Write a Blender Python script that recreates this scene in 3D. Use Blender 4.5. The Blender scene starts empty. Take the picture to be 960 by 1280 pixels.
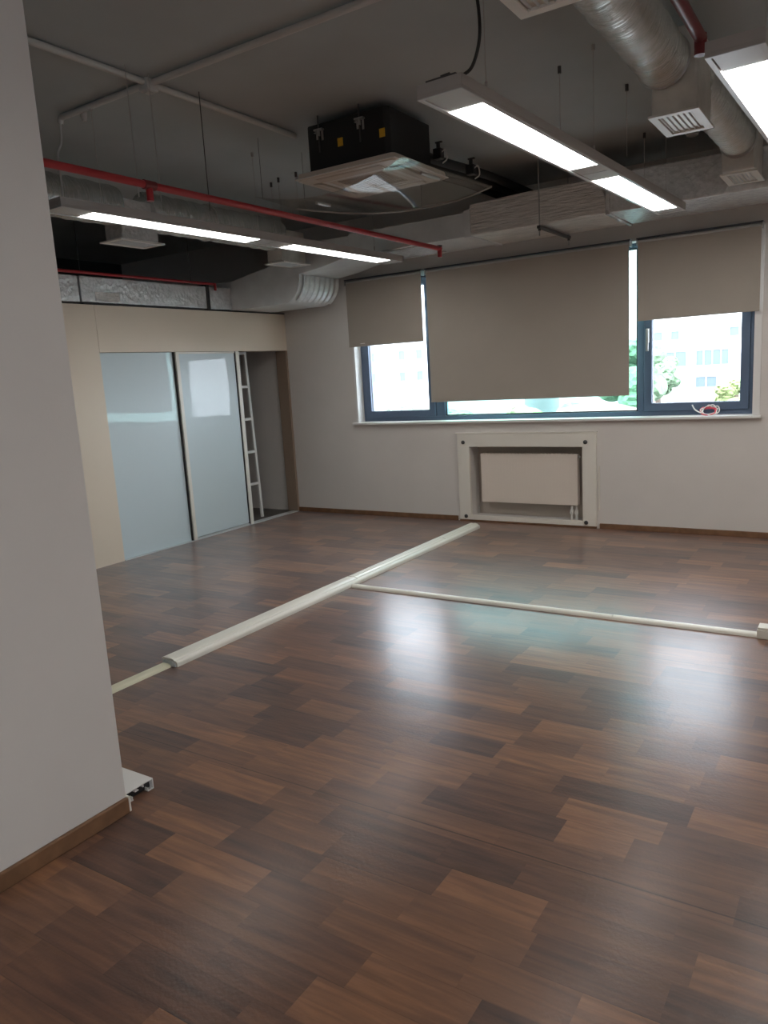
import bpy, bmesh, math, random
from mathutils import Vector, Matrix
random.seed(7)
S = bpy.context.scene
COL = S.collection

# ------------------------------------------------------------------ materials
def nmat(name):
    m = bpy.data.materials.new(name); m.use_nodes = True
    nt = m.node_tree
    return m, nt, nt.nodes['Principled BSDF']

def N(nt, typ, **kw):
    n = nt.nodes.new(typ)
    for k, v in kw.items():
        if k.startswith('i_'):
            n.inputs[k[2:]].default_value = v
        else:
            setattr(n, k, v)
    return n

def simple(name, col, rough=0.6, metal=0.0, bump=0.0, bscale=60.0, var=0.0, spec=0.5, vscale=3.0, detail=4.0):
    m, nt, b = nmat(name)
    b.inputs['Base Color'].default_value = (*col, 1)
    b.inputs['Roughness'].default_value = rough
    b.inputs['Metallic'].default_value = metal
    b.inputs['Specular IOR Level'].default_value = spec
    geo = None
    if bump or var:
        geo = N(nt, 'ShaderNodeNewGeometry')
    if var:
        nz = N(nt, 'ShaderNodeTexNoise'); nz.inputs['Scale'].default_value = vscale; nz.inputs['Detail'].default_value = 5
        nt.links.new(geo.outputs['Position'], nz.inputs['Vector'])
        mr = N(nt, 'ShaderNodeMapRange'); mr.inputs['From Min'].default_value = .3; mr.inputs['From Max'].default_value = .7
        mr.inputs['To Min'].default_value = 1 - var; mr.inputs['To Max'].default_value = 1 + var
        nt.links.new(nz.outputs['Fac'], mr.inputs['Value'])
        mx = N(nt, 'ShaderNodeVectorMath', operation='SCALE')
        mx.inputs[0].default_value = col
        nt.links.new(mr.outputs['Result'], mx.inputs['Scale'])
        nt.links.new(mx.outputs['Vector'], b.inputs['Base Color'])
    if bump:
        nz = N(nt, 'ShaderNodeTexNoise'); nz.inputs['Scale'].default_value = bscale; nz.inputs['Detail'].default_value = detail
        nt.links.new(geo.outputs['Position'], nz.inputs['Vector'])
        bp = N(nt, 'ShaderNodeBump'); bp.inputs['Strength'].default_value = bump; bp.inputs['Distance'].default_value = .01
        nt.links.new(nz.outputs['Fac'], bp.inputs['Height'])
        nt.links.new(bp.outputs['Normal'], b.inputs['Normal'])
    return m

WALL = simple('wall paint', (.70, .668, .635), .75, bump=.05, bscale=180, var=.02)
WALLDK = simple('unlit wall plaster', (.035, .035, .036), .9, var=.1)  # near black colour holds the darkness of the unlit space beyond the partition
CEIL = simple('grey ceiling paint', (.41, .445, .45), .8, bump=.05, bscale=40, var=.07, vscale=1.2)
BEIGE = simple('beige laminate', (.76, .66, .54), .45, var=.01)
BROWNJ = simple('brown door jamb', (.33, .25, .19), .5)
BASEB = simple('walnut skirting', (.20, .105, .055), .45, var=.2, vscale=14)
CREAM = simple('cream lacquer', (.80, .77, .70), .4)
WHITE = simple('white lacquer', (.80, .79, .77), .4)
WHITEP = simple('white plastic', (.78, .77, .73), .35)
TRUNK = simple('ivory plastic', (.78, .76, .68), .38)
TRUNKY = simple('yellowed ivory plastic', (.72, .70, .52), .4)
GREYP = simple('grey enamel', (.42, .40, .385), .45)
LGREY = simple('light grey enamel', (.60, .63, .64), .35)
BLIND = simple('taupe blind fabric', (.41, .37, .32), .9, bump=.1, bscale=500, var=.02)
BLINDRAIL = simple('pale rail', (.45, .46, .46), .4)
DARKRAIL = simple('dark rail', (.06, .07, .08), .4)
ALU = simple('blue grey aluminium', (.10, .14, .21), .38, metal=.2)
GASKET = simple('black gasket', (.015, .015, .016), .6)
BLACK = simple('black insulation', (.018, .020, .021), .75, bump=.15, bscale=90)
BLACKP = simple('black plastic', (.02, .02, .022), .4)
RED = simple('red pipe paint', (.42, .03, .038), .38)
DRED = simple('dark red pipe paint', (.17, .02, .024), .4)
YELLOW = simple('yellow sticker', (.75, .42, .03), .5)
STEEL = simple('zinc steel', (.50, .50, .49), .4, metal=.8)
DSTEEL = simple('dark steel', (.10, .10, .10), .45, metal=.6)
BRASS = simple('brass', (.7, .55, .3), .35, metal=.8)
CONDUIT = simple('grey conduit', (.55, .55, .53), .55)
CABLEW = simple('white cable', (.55, .55, .54), .5)
CABLEK = simple('black cable', (.015, .015, .015), .5)
CABLER = simple('red cable', (.75, .10, .14), .45)
RADW = simple('radiator enamel', (.78, .70, .62), .35)
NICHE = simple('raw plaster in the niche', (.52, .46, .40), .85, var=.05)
LADDER = simple('white ladder paint', (.78, .78, .76), .45)
DLADDER = simple('dark ladder metal', (.16, .155, .15), .5)
ACW = simple('air conditioner plastic', (.66, .60, .53), .3)  # tan tone stands for shading and reflection on the white panel
ACB = simple('beige intake plastic', (.50, .43, .35), .45)
ACD = simple('dark louver slot', (.12, .12, .115), .5)
PLENUM = simple('dull foil insulation', (.70, .69, .65), .45, metal=.3, bump=.35, bscale=22, var=.12, vscale=8)
DUCTG = simple('plain galvanised sheet', (.74, .77, .78), .36, metal=.1, bump=.08, bscale=10, var=.08, vscale=5)
FLOORDK = simple('shaded corridor floor', (.12, .11, .10), .7, var=.2)  # dark colour stands for the same floor without light

def foil(name, col, rough, strength, scale, stretch=(1, 1, 1), rib=None, dist=.014, metal=.45):
    m, nt, b = nmat(name)
    b.inputs['Metallic'].default_value = metal
    b.inputs['Roughness'].default_value = rough
    geo = N(nt, 'ShaderNodeNewGeometry')
    mp = N(nt, 'ShaderNodeMapping'); mp.inputs['Scale'].default_value = stretch
    nt.links.new(geo.outputs['Position'], mp.inputs['Vector'])
    nz = N(nt, 'ShaderNodeTexNoise'); nz.inputs['Scale'].default_value = scale; nz.inputs['Detail'].default_value = 8
    nz.inputs['Roughness'].default_value = .65
    nt.links.new(mp.outputs['Vector'], nz.inputs['Vector'])
    vo = N(nt, 'ShaderNodeTexVoronoi'); vo.inputs['Scale'].default_value = scale * 1.4
    nt.links.new(mp.outputs['Vector'], vo.inputs['Vector'])
    ad = N(nt, 'ShaderNodeMath', operation='MULTIPLY_ADD'); ad.inputs[1].default_value = .5
    nt.links.new(vo.outputs['Distance'], ad.inputs[0]); nt.links.new(nz.outputs['Fac'], ad.inputs[2])
    hsrc = ad.outputs[0]
    if rib:
        sx = N(nt, 'ShaderNodeSeparateXYZ'); nt.links.new(geo.outputs['Position'], sx.inputs[0])
        w = N(nt, 'ShaderNodeMath', operation='MULTIPLY'); w.inputs[1].default_value = rib
        nt.links.new(sx.outputs['Y'], w.inputs[0])
        s2 = N(nt, 'ShaderNodeMath', operation='SINE'); nt.links.new(w.outputs[0], s2.inputs[0])
        a2 = N(nt, 'ShaderNodeMath', operation='MULTIPLY_ADD'); a2.inputs[1].default_value = .25
        nt.links.new(s2.outputs[0], a2.inputs[0]); nt.links.new(hsrc, a2.inputs[2]); hsrc = a2.outputs[0]
    bp = N(nt, 'ShaderNodeBump'); bp.inputs['Strength'].default_value = strength; bp.inputs['Distance'].default_value = dist
    nt.links.new(hsrc, bp.inputs['Height']); nt.links.new(bp.outputs['Normal'], b.inputs['Normal'])
    cr = N(nt, 'ShaderNodeValToRGB')
    cr.color_ramp.elements[0].position = .3; cr.color_ramp.elements[0].color = (*[c * .72 for c in col], 1)
    cr.color_ramp.elements[1].position = .7; cr.color_ramp.elements[1].color = (*col, 1)
    nt.links.new(nz.outputs['Fac'], cr.inputs['Fac']); nt.links.new(cr.outputs['Color'], b.inputs['Base Color'])
    return m

FOIL = foil('crinkled foil wrap', (.93, .95, .96), .25, .9, 18, metal=.4)
FOILR = foil('flexible duct foil', (.88, .90, .86), .25, 1.0, 8, (1, 6, 1), dist=.03, metal=.85)
FOILH = foil('foil with lengthwise wrinkles', (.96, .94, .90), .28, 1.0, 9, (.6, 2, 5), dist=.02, metal=.3)

FOILS = foil('smooth foil skin', (.85, .87, .88), .30, .3, 16, dist=.006)
def floor_material():
    m, nt, b = nmat('wood plank vinyl')
    L = nt.links.new
    geo = N(nt, 'ShaderNodeNewGeometry')
    sx = N(nt, 'ShaderNodeSeparateXYZ'); L(geo.outputs['Position'], sx.inputs[0])
    def M(op, a, b_=None, c=None):
        n = N(nt, 'ShaderNodeMath', operation=op)
        for i, v in enumerate((a, b_, c)):
            if v is None: continue
            if isinstance(v, (int, float)): n.inputs[i].default_value = v
            else: L(v, n.inputs[i])
        return n.outputs[0]
    W = .148
    yr = M('DIVIDE', M('SUBTRACT', sx.outputs['Y'], .095), W)
    row = M('FLOOR', yr)
    fy = M('FRACT', yr)
    wn = N(nt, 'ShaderNodeTexWhiteNoise', noise_dimensions='1D'); L(row, wn.inputs['W'])
    u = M('DIVIDE', M('MULTIPLY_ADD', wn.outputs['Value'], 3.1, sx.outputs['X']), .78)
    idx = M('FLOOR', u); fx = M('FRACT', u)
    # every plank is printed as two lengths of different tone
    half = M('GREATER_THAN', fx, M('MULTIPLY_ADD', wn.outputs['Value'], .3, .4))
    idx2 = M('MULTIPLY_ADD', idx, 2.0, half)
    cmb = N(nt, 'ShaderNodeCombineXYZ'); L(row, cmb.inputs[0]); L(idx2, cmb.inputs[1])
    w2 = N(nt, 'ShaderNodeTexWhiteNoise', noise_dimensions='2D'); L(cmb.outputs[0], w2.inputs['Vector'])
    rnd = w2.outputs['Value']
    # grain
    gv = N(nt, 'ShaderNodeCombineXYZ')
    L(M('MULTIPLY_ADD', rnd, 17.0, M('MULTIPLY', sx.outputs['X'], 2.2)), gv.inputs[0])
    L(M('MULTIPLY', sx.outputs['Y'], 34.0), gv.inputs[1]); L(M('MULTIPLY', rnd, 9.0), gv.inputs[2])
    g = N(nt, 'ShaderNodeTexNoise'); g.inputs['Scale'].default_value = 1.0; g.inputs['Detail'].default_value = 6
    g.inputs['Distortion'].default_value = .6; L(gv.outputs[0], g.inputs['Vector'])
    bv = N(nt, 'ShaderNodeCombineXYZ')
    L(M('MULTIPLY_ADD', rnd, 31.0, M('MULTIPLY', sx.outputs['X'], 3.0)), bv.inputs[0])
    L(M('MULTIPLY', sx.outputs['Y'], 15.0), bv.inputs[1]); L(rnd, bv.inputs[2])
    g2 = N(nt, 'ShaderNodeTexNoise'); g2.inputs['Scale'].default_value = 1.0; g2.inputs['Detail'].default_value = 3
    L(bv.outputs[0], g2.inputs['Vector'])
    cr = N(nt, 'ShaderNodeValToRGB')
    e = cr.color_ramp.elements
    e[0].position = 0.0; e[0].color = (.045, .025, .019, 1)
    e[1].position = 1.0; e[1].color = (.32, .145, .068, 1)
    x = e.new(.35); x.color = (.118, .055, .034, 1)
    x = e.new(.7); x.color = (.195, .090, .047, 1)
    tone = M('ADD', M('MULTIPLY', rnd, .58), M('ADD', M('MULTIPLY_ADD', g.outputs['Fac'], .85, -.28), M('MULTIPLY_ADD', g2.outputs['Fac'], .75, -.26)))
    L(tone, cr.inputs['Fac'])
    # dark knots
    kn = N(nt, 'ShaderNodeMapRange'); kn.inputs['From Min'].default_value = .54; kn.inputs['From Max'].default_value = .85
    kn.inputs['To Min'].default_value = 1.0; kn.inputs['To Max'].default_value = .35
    L(g2.outputs['Fac'], kn.inputs['Value'])
    # seams between sheets and faint plank edges
    def near(v, c, w):
        return M('LESS_THAN', M('ABSOLUTE', M('SUBTRACT', v, c)), w)
    seam = M('MAXIMUM', near(sx.outputs['Y'], 2.205, .0035), near(sx.outputs['Y'], 4.18, .004))
    edge = M('MULTIPLY', M('LESS_THAN', fy, .022), .22)
    dark = M('SUBTRACT', 1.0, M('MAXIMUM', M('MULTIPLY', seam, .55), edge))
    tot = M('MULTIPLY', dark, kn.outputs['Result'])
    # a thin arc scratch
    mx = N(nt, 'ShaderNodeVectorMath', operation='SCALE'); L(cr.outputs['Color'], mx.inputs[0]); L(tot, mx.inputs['Scale'])
    L(mx.outputs['Vector'], b.inputs['Base Color'])
    rn = N(nt, 'ShaderNodeTexNoise'); rn.inputs['Scale'].default_value = 3.0; rn.inputs['Detail'].default_value = 6
    L(geo.outputs['Position'], rn.inputs['Vector'])
    rr = N(nt, 'ShaderNodeMapRange'); rr.inputs['From Min'].default_value = .3; rr.inputs['From Max'].default_value = .7
    rr.inputs['To Min'].default_value = .36; rr.inputs['To Max'].default_value = .42
    L(rn.outputs['Fac'], rr.inputs['Value']); L(rr.outputs['Result'], b.inputs['Roughness'])
    b.inputs['Specular IOR Level'].default_value = .22
    b.inputs['Coat Weight'].default_value = .62; b.inputs['Coat IOR'].default_value = 1.27; b.inputs['Sheen Weight'].default_value = .38; b.inputs['Sheen Roughness'].default_value = .35; b.inputs['Sheen Tint'].default_value = (.86, .91, 1.0, 1); b.inputs['Coat Roughness'].default_value = .21
    bn = N(nt, 'ShaderNodeTexNoise'); bn.inputs['Scale'].default_value = 70; bn.inputs['Detail'].default_value = 3
    L(geo.outputs['Position'], bn.inputs['Vector'])
    wv = N(nt, 'ShaderNodeTexNoise'); wv.inputs['Scale'].default_value = 5; wv.inputs['Detail'].default_value = 2
    L(geo.outputs['Position'], wv.inputs['Vector'])
    hs = M('MULTIPLY_ADD', wv.outputs['Fac'], 1.5, bn.outputs['Fac'])
    bp = N(nt, 'ShaderNodeBump'); bp.inputs['Strength'].default_value = .07; bp.inputs['Distance'].default_value = .01
    L(hs, bp.inputs['Height']); L(bp.outputs['Normal'], b.inputs['Normal']); L(bp.outputs['Normal'], b.inputs['Coat Normal'])
    return m
FLOOR = floor_material()

def emit(name, col, s):
    m, nt, b = nmat(name)
    b.inputs['Base Color'].default_value = (.9, .9, .9, 1)
    b.inputs['Emission Color'].default_value = (*col, 1); b.inputs['Emission Strength'].default_value = s
    return m
LAMP = emit('lit diffuser', (1.0, .97, .93), 7.2)

def clear(name, tint, gloss_max=.6, base=.04, rough=.02):
    m = bpy.data.materials.new(name); m.use_nodes = True
    nt = m.node_tree; nt.nodes.clear()
    o = N(nt, 'ShaderNodeOutputMaterial')
    t = N(nt, 'ShaderNodeBsdfTransparent'); t.inputs[0].default_value = (*tint, 1)
    g = N(nt, 'ShaderNodeBsdfGlossy'); g.inputs['Roughness'].default_value = rough; g.inputs[0].default_value = (1, 1, 1, 1)
    f = N(nt, 'ShaderNodeFresnel'); f.inputs[0].default_value = 1.48
    mr = N(nt, 'ShaderNodeMapRange'); mr.inputs['To Min'].default_value = base - .04; mr.inputs['To Max'].default_value = gloss_max
    nt.links.new(f.outputs[0], mr.inputs['Value'])
    mx = N(nt, 'ShaderNodeMixShader')
    nt.links.new(mr.outputs[0], mx.inputs[0]); nt.links.new(t.outputs[0], mx.inputs[1]); nt.links.new(g.outputs[0], mx.inputs[2])
    nt.links.new(mx.outputs[0], o.inputs[0])
    return m
PANE = clear('clear pane', (.96, .98, 1.0))
PANET = clear('green tinted pane', (.72, .92, .90))
ACRYL = clear('clear acrylic', (.92, .91, .89), .20, .045, .06)

def frosted():
    m, nt, b = nmat('back painted glass')
    b.inputs['Base Color'].default_value = (.60, .70, .74, 1)
    b.inputs['Roughness'].default_value = .42
    b.inputs['Coat Weight'].default_value = .55; b.inputs['Coat Roughness'].default_value = .03
    geo = N(nt, 'ShaderNodeNewGeometry')
    nz = N(nt, 'ShaderNodeTexNoise'); nz.inputs['Scale'].default_value = 1.3; nz.inputs['Detail'].default_value = 1
    nt.links.new(geo.outputs['Position'], nz.inputs['Vector'])
    bp = N(nt, 'ShaderNodeBump'); bp.inputs['Strength'].default_value = .12; bp.inputs['Distance'].default_value = .03
    nt.links.new(nz.outputs['Fac'], bp.inputs['Height']); nt.links.new(bp.outputs['Normal'], b.inputs['Coat Normal'])
    return m
FROST = frosted()

# outdoors
FACADE = simple('white render facade', (.42, .42, .41), .8, var=.03)
FACADE2 = simple('pale facade', (.36, .36, .37), .8, var=.03)
OWIN = simple('far window glass', (.10, .125, .14), .6, spec=.1)
OFRAME = simple('far window frame', (.30, .31, .32), .5, spec=.1)
ROOFG = simple('grey flat roof', (.30, .30, .30), .8)
ROOFR = simple('red roof sheet', (.24, .12, .11), .7)
GROUND = simple('asphalt', (.15, .15, .15), .9)
LEAFA = simple('green foliage', (.13, .19, .12), .8, spec=.1, var=.35, vscale=4)
LEAFB = simple('yellow green foliage', (.20, .24, .11), .8, spec=.1, var=.3, vscale=4)
BARK = simple('bark', (.12, .09, .07), .9)

# ------------------------------------------------------------------ mesh building
class MB:
    def __init__(s): s.bm = bmesh.new()
    def box(s, x0, y0, z0, x1, y1, z1):
        v = [s.bm.verts.new(p) for p in ((x0,y0,z0),(x1,y0,z0),(x1,y1,z0),(x0,y1,z0),(x0,y0,z1),(x1,y0,z1),(x1,y1,z1),(x0,y1,z1))]
        for f in ((0,3,2,1),(4,5,6,7),(0,1,5,4),(1,2,6,5),(2,3,7,6),(3,0,4,7)): s.bm.faces.new([v[i] for i in f])
        return s
    def prism(s, pts, axis, a, b):
        """pts: 2-D polygon in the plane across `axis`; extruded from a to b."""
        def P(p, t):
            return {'x': (t, p[0], p[1]), 'y': (p[0], t, p[1]), 'z': (p[0], p[1], t)}[axis]
        va = [s.bm.verts.new(P(p, a)) for p in pts]; vb = [s.bm.verts.new(P(p, b)) for p in pts]
        n = len(pts)
        s.bm.faces.new(va); s.bm.faces.new(list(reversed(vb)))
        for i in range(n): s.bm.faces.new([va[i], vb[i], vb[(i+1) % n], va[(i+1) % n]])
        return s
    def tube(s, pts, r, seg=12, cap=True, closed=False, radii=None):
        pts = [Vector(p) for p in pts]; n = len(pts)
        t0 = (pts[1] - pts[0]).normalized()
        up = Vector((0,0,1)) if abs(t0.z) < .9 else Vector((1,0,0))
        nrm = (up - t0 * up.dot(t0)).normalized()
        rings = []
        for i, p in enumerate(pts):
            if closed: t = (pts[(i+1) % n] - pts[i-1]).normalized()
            elif i == 0: t = t0
            elif i == n-1: t = (pts[-1] - pts[-2]).normalized()
            else: t = ((pts[i+1]-p).normalized() + (p-pts[i-1]).normalized()).normalized()
            nrm = (nrm - t * nrm.dot(t)).normalized(); bn = t.cross(nrm)
            rr = radii[i] if radii else r
            rings.append([s.bm.verts.new(p + (nrm*math.cos(2*math.pi*k/seg) + bn*math.sin(2*math.pi*k/seg))*rr) for k in range(seg)])
        for i in range(n if closed else n-1):
            A, B = rings[i], rings[(i+1) % n]
            for k in range(seg): s.bm.faces.new([A[k], A[(k+1) % seg], B[(k+1) % seg], B[k]])
        if cap and not closed:
            s.bm.faces.new(list(reversed(rings[0]))); s.bm.faces.new(rings[-1])
        return s
    def sheet(s, fn, nu, nv, th):
        """fn(u, v) -> point; a solid sheet of thickness th (downwards)."""
        top = [[s.bm.verts.new(fn(i/nu, j/nv)) for j in range(nv+1)] for i in range(nu+1)]
        bot = [[s.bm.verts.new(Vector(fn(i/nu, j/nv)) - Vector((0,0,th))) for j in range(nv+1)] for i in range(nu+1)]
        for i in range(nu):
            for j in range(nv):
                s.bm.faces.new([top[i][j], top[i+1][j], top[i+1][j+1], top[i][j+1]])
                s.bm.faces.new([bot[i][j], bot[i][j+1], bot[i+1][j+1], bot[i+1][j]])
        for i in range(nu):
            s.bm.faces.new([top[i][0], bot[i][0], bot[i+1][0], top[i+1][0]])
            s.bm.faces.new([top[i+1][nv], bot[i+1][nv], bot[i][nv], top[i][nv]])
        for j in range(nv):
            s.bm.faces.new([top[0][j+1], bot[0][j+1], bot[0][j], top[0][j]])
            s.bm.faces.new([top[nu][j], bot[nu][j], bot[nu][j+1], top[nu][j+1]])
        return s
    def frame(s, axis, a, b, x0, z0, x1, z1, w, wb=None, wt=None):
        """rectangular ring of bar width w; extruded along axis from a to b ('y': plane xz, 'z': plane xy, 'x': plane yz)"""
        wb = w if wb is None else wb; wt = w if wt is None else wt
        o = [(x0,z0),(x1,z0),(x1,z1),(x0,z1)]; i_ = [(x0+w,z0+wb),(x1-w,z0+wb),(x1-w,z1-wt),(x0+w,z1-wt)]
        def P(p, t): return {'x': (t, p[0], p[1]), 'y': (p[0], t, p[1]), 'z': (p[0], p[1], t)}[axis]
        V = [[s.bm.verts.new(P(p, t)) for p in q] for t in (a, b) for q in (o, i_)]
        oa, ia, ob, ib = V
        for k in range(4):
            n = (k+1) % 4
            s.bm.faces.new([oa[k], oa[n], ia[n], ia[k]]); s.bm.faces.new([ob[n], ob[k], ib[k], ib[n]])
            s.bm.faces.new([oa[n], oa[k], ob[k], ob[n]]); s.bm.faces.new([ia[k], ia[n], ib[n], ib[k]])
        return s
    def ball(s, c, r, sc=(1,1,1), sub=2):
        q = bmesh.ops.create_icosphere(s.bm, subdivisions=sub, radius=r)
        for v in q['verts']: v.co = Vector((v.co.x*sc[0], v.co.y*sc[1], v.co.z*sc[2])) + Vector(c)
        return s
    def build(s, name, mat, parent=None, local=False, bevel=0.0, smooth=False, base=True):
        bmesh.ops.recalc_face_normals(s.bm, faces=s.bm.faces[:])
        me = bpy.data.meshes.new(name)
        o = bpy.data.objects.new(name, me); COL.objects.link(o)
        if parent is not None:
            if not local:
                w = Vector((0,0,0)); q = parent
                while q is not None: w += q.location; q = q.parent
                for v in s.bm.verts: v.co -= w
            o.parent = parent
        elif base and not local:
            lo = Vector([min(v.co[i] for v in s.bm.verts) for i in range(3)]); hi = Vector([max(v.co[i] for v in s.bm.verts) for i in range(3)])
            c = Vector(((lo.x+hi.x)/2, (lo.y+hi.y)/2, lo.z))
            for v in s.bm.verts: v.co -= c
            o.location = c
        s.bm.to_mesh(me); s.bm.free()
        me.materials.append(mat)
        if smooth:
            for p in me.polygons: p.use_smooth = True
            try: me.set_sharp_from_angle(angle=math.radians(38))
            except Exception: pass
        if bevel:
            md = o.modifiers.new('bevel', 'BEVEL'); md.width = bevel; md.segments = 2; md.limit_method = 'ANGLE'
        return o

def tag(o, label, cat, group=None, kind=None):
    o['label'] = label; o['category'] = cat
    if group: o['group'] = group
    if kind: o['kind'] = kind
    return o
def empty(name, loc, label, cat, group=None, rz=0.0):
    o = bpy.data.objects.new(name, None); o.empty_display_size = .1; COL.objects.link(o)
    o.location = loc; o.rotation_euler = (0, 0, rz)
    return tag(o, label, cat, group)
def struct(o): o['kind'] = 'structure'; return o
def dup(root, loc, label, group=None, rz=None, scale=None):
    r = root.copy(); COL.objects.link(r); r.location = loc; r['label'] = label
    if group: r['group'] = group
    if rz is not None: r.rotation_euler = (0, 0, rz)
    if scale: r.scale = scale
    for ch in list(root.children):
        c = ch.copy(); COL.objects.link(c); c.parent = r
        for g in list(ch.children):
            d = g.copy(); COL.objects.link(d); d.parent = c
    return r
def bez(pts, n=24):
    """Catmull-Rom through pts"""
    P = [Vector(p) for p in pts]; P = [P[0]*2-P[1]] + P + [P[-1]*2-P[-2]]
    out = []
    segs = len(P) - 3
    for s_ in range(segs):
        p0, p1, p2, p3 = P[s_:s_+4]
        k = max(3, n // segs)
        for i in range(k):
            t = i / k
            out.append(.5*((2*p1) + (p2-p0)*t + (2*p0-5*p1+4*p2-p3)*t*t + (3*p1-p0-3*p2+p3)*t**3))
    out.append(P[-2])
    return out

CZ = 3.38      # ceiling height
YB = 7.45      # window wall face
XP = -6.13     # partition face

# ------------------------------------------------------------------ the room
struct(MB().box(-9.2, -4.2, -.12, 2.6, 7.85, 0).build('floor', FLOOR))
struct(MB().box(-9.2, -4.2, CZ, 2.6, 7.85, CZ+.2).build('ceiling', CEIL))
WX0, WX1, WZ0, WZ1 = -5.125, -.905, 1.105, 2.72      # window opening
NX0, NX1, NZ0, NZ1 = -3.69, -2.44, .055, .835        # radiator niche
w = MB()
w.box(-9.2, YB, 0, WX0, YB+.32, CZ).box(WX1, YB, 0, 2.6, YB+.32, CZ).box(WX0, YB, WZ1, WX1, YB+.32, CZ)
w.box(WX0, YB, NZ1, WX1, YB+.32, WZ0).box(WX0, YB, 0, NX0, YB+.32, NZ1).box(NX1, YB, 0, WX1, YB+.32, NZ1)
w.box(NX0, YB, 0, NX1, YB+.32, NZ0)
struct(w.build('wall_back', WALL))
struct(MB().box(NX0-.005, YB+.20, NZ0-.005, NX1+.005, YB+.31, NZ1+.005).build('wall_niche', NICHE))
RY0, RY1, RZ0, RZ1 = -2.3, -1.1, 1.1, 2.1     # unseen window added to the right wall to brighten the room
w = MB().box(2.4, -4.2, 0, 2.6, RY0, CZ).box(2.4, RY1, 0, 2.6, YB, CZ).box(2.4, RY0, 0, 2.6, RY1, RZ0).box(2.4, RY0, RZ1, 2.6, RY1, CZ)
struct(w.build('wall_right', WALL))
struct(MB().box(-9.2, -4.2, 0, 2.4, -4.0, CZ).build('wall_front', WALL))
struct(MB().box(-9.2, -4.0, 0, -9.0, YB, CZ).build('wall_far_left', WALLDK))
struct(MB().box(-3.3, -4.0, 0, -2.43, 1.735, CZ).build('wall_near_left', WALL))
# partition with beam above the sliding doors
PT = .16
p = MB()
p.box(XP-PT, 1.0, 0, XP, 4.71, 2.44)
struct(p.build('wall_left', BEIGE))
struct(MB().box(XP-PT, 4.713, 2.008, XP, YB-.002, 2.44).build('wall_left_beam', CREAM if False else BEIGE))
struct(MB().box(XP-PT, YB-.035, 0, XP, YB-.001, 2.007).build('trim_1', BROWNJ))
struct(MB().box(XP-PT-.01, 4.60, 2.441, XP+.004, YB-.003, 2.452).build('trim_shadow', GASKET))  # black strip drawn for the shadow line between beam and duct
struct(MB().box(XP-.10, 4.72, 0, XP+.006, YB-.036, .006).build('trim_3', LGREY))   # floor track
# corridor floor behind the partition
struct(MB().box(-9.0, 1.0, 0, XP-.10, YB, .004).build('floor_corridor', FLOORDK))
# sliding doors
d1 = empty('door_1', (XP-.03, 5.165, 0), 'fixed frosted glass panel beside the beige panel', 'door'); del d1['category']; struct(d1)
MB().box(XP-.035, 4.725, .008, XP-.022, 5.612, 2.004).build('glass_panel', FROST, d1)
MB().box(XP-.04, 5.612, .008, XP-.004, 5.626, 2.004).build('gasket', GASKET, d1)
d2 = empty('door_2', (XP-.03, 6.09, 0), 'sliding frosted glass door with cream stiles beside the ladder opening', 'door'); del d2['category']; struct(d2)
MB().box(XP-.018, 5.675, .03, XP-.006, 6.51, 1.985).build('glass_panel', FROST, d2)
MB().box(XP-.04, 5.628, .008, XP+.012, 5.672, 2.004).build('stile', CREAM, d2, bevel=.003)
MB().box(XP-.04, 6.522, .008, XP+.012, 6.575, 2.004).build('stile', CREAM, d2, bevel=.003)
MB().box(XP-.03, 6.511, .008, XP+.004, 6.521, 2.004).build('gasket', GASKET, d2)
MB().box(XP-.03, 5.673, .010, XP+.004, 6.511, .022).build('bottom_rail', LGREY, d2)
MB().box(XP-.03, 5.673, 1.986, XP+.002, 6.511, 2.004).build('top_rail', CREAM, d2)
# skirting
def skirt(name, x0, y0, x1, y1, h=.055):
    struct(MB().box(x0, y0, 0, x1, y1, h).build(name, BASEB, bevel=.005))
skirt('baseboard_back', XP+.002, YB-.018, -3.86, YB)
skirt('baseboard_back_right', -2.27, YB-.018, 2.4, YB)
skirt('baseboard_under_radiator', -3.83, YB-.03, -2.30, YB, .022)
skirt('baseboard_near', -2.43, -4.0, -2.412, 1.735, .066)
skirt('baseboard_right', 2.382, -4.0, 2.4, YB-.018)

# window
wr = empty('added_window', (2.5, (RY0+RY1)/2, RZ0), 'added unseen window beside the viewer', 'window'); del wr['category']; struct(wr)
MB().frame('x', 2.50, 2.57, RY0+.001, RZ0+.001, RY1-.001, RZ1-.001, .06).build('window_frame', ALU, wr)
MB().box(2.50, -1.73, RZ0+.06, 2.57, -1.67, RZ1-.06).build('mullion', ALU, wr)
MB().box(2.53, RY0+.05, RZ0+.05, 2.54, -1.72, RZ1-.05).build('pane', PANE, wr)
MB().box(2.53, -1.68, RZ0+.05, 2.54, RY1-.05, RZ1-.05).build('pane', PANE, wr)
win = empty('window_1', ((WX0+WX1)/2, YB+.14, WZ0), 'wide dark aluminium window', 'window'); del win['category']; struct(win)
FY0, FY1 = YB+.12, YB+.20
MB().frame('y', FY0, FY1, WX0+.002, WZ0+.005, WX1-.002, WZ1-.002, .045).build('window_frame', ALU, win, bevel=.004)
MB().box(-4.145, FY0+.002, WZ0+.05, -4.03, FY1-.002, WZ1-.045).build('mullion', ALU, win, bevel=.004)
MB().box(-1.935, FY0+.002, WZ0+.05, -1.875, FY1-.002, WZ1-.045).build('mullion', ALU, win, bevel=.004)
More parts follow.
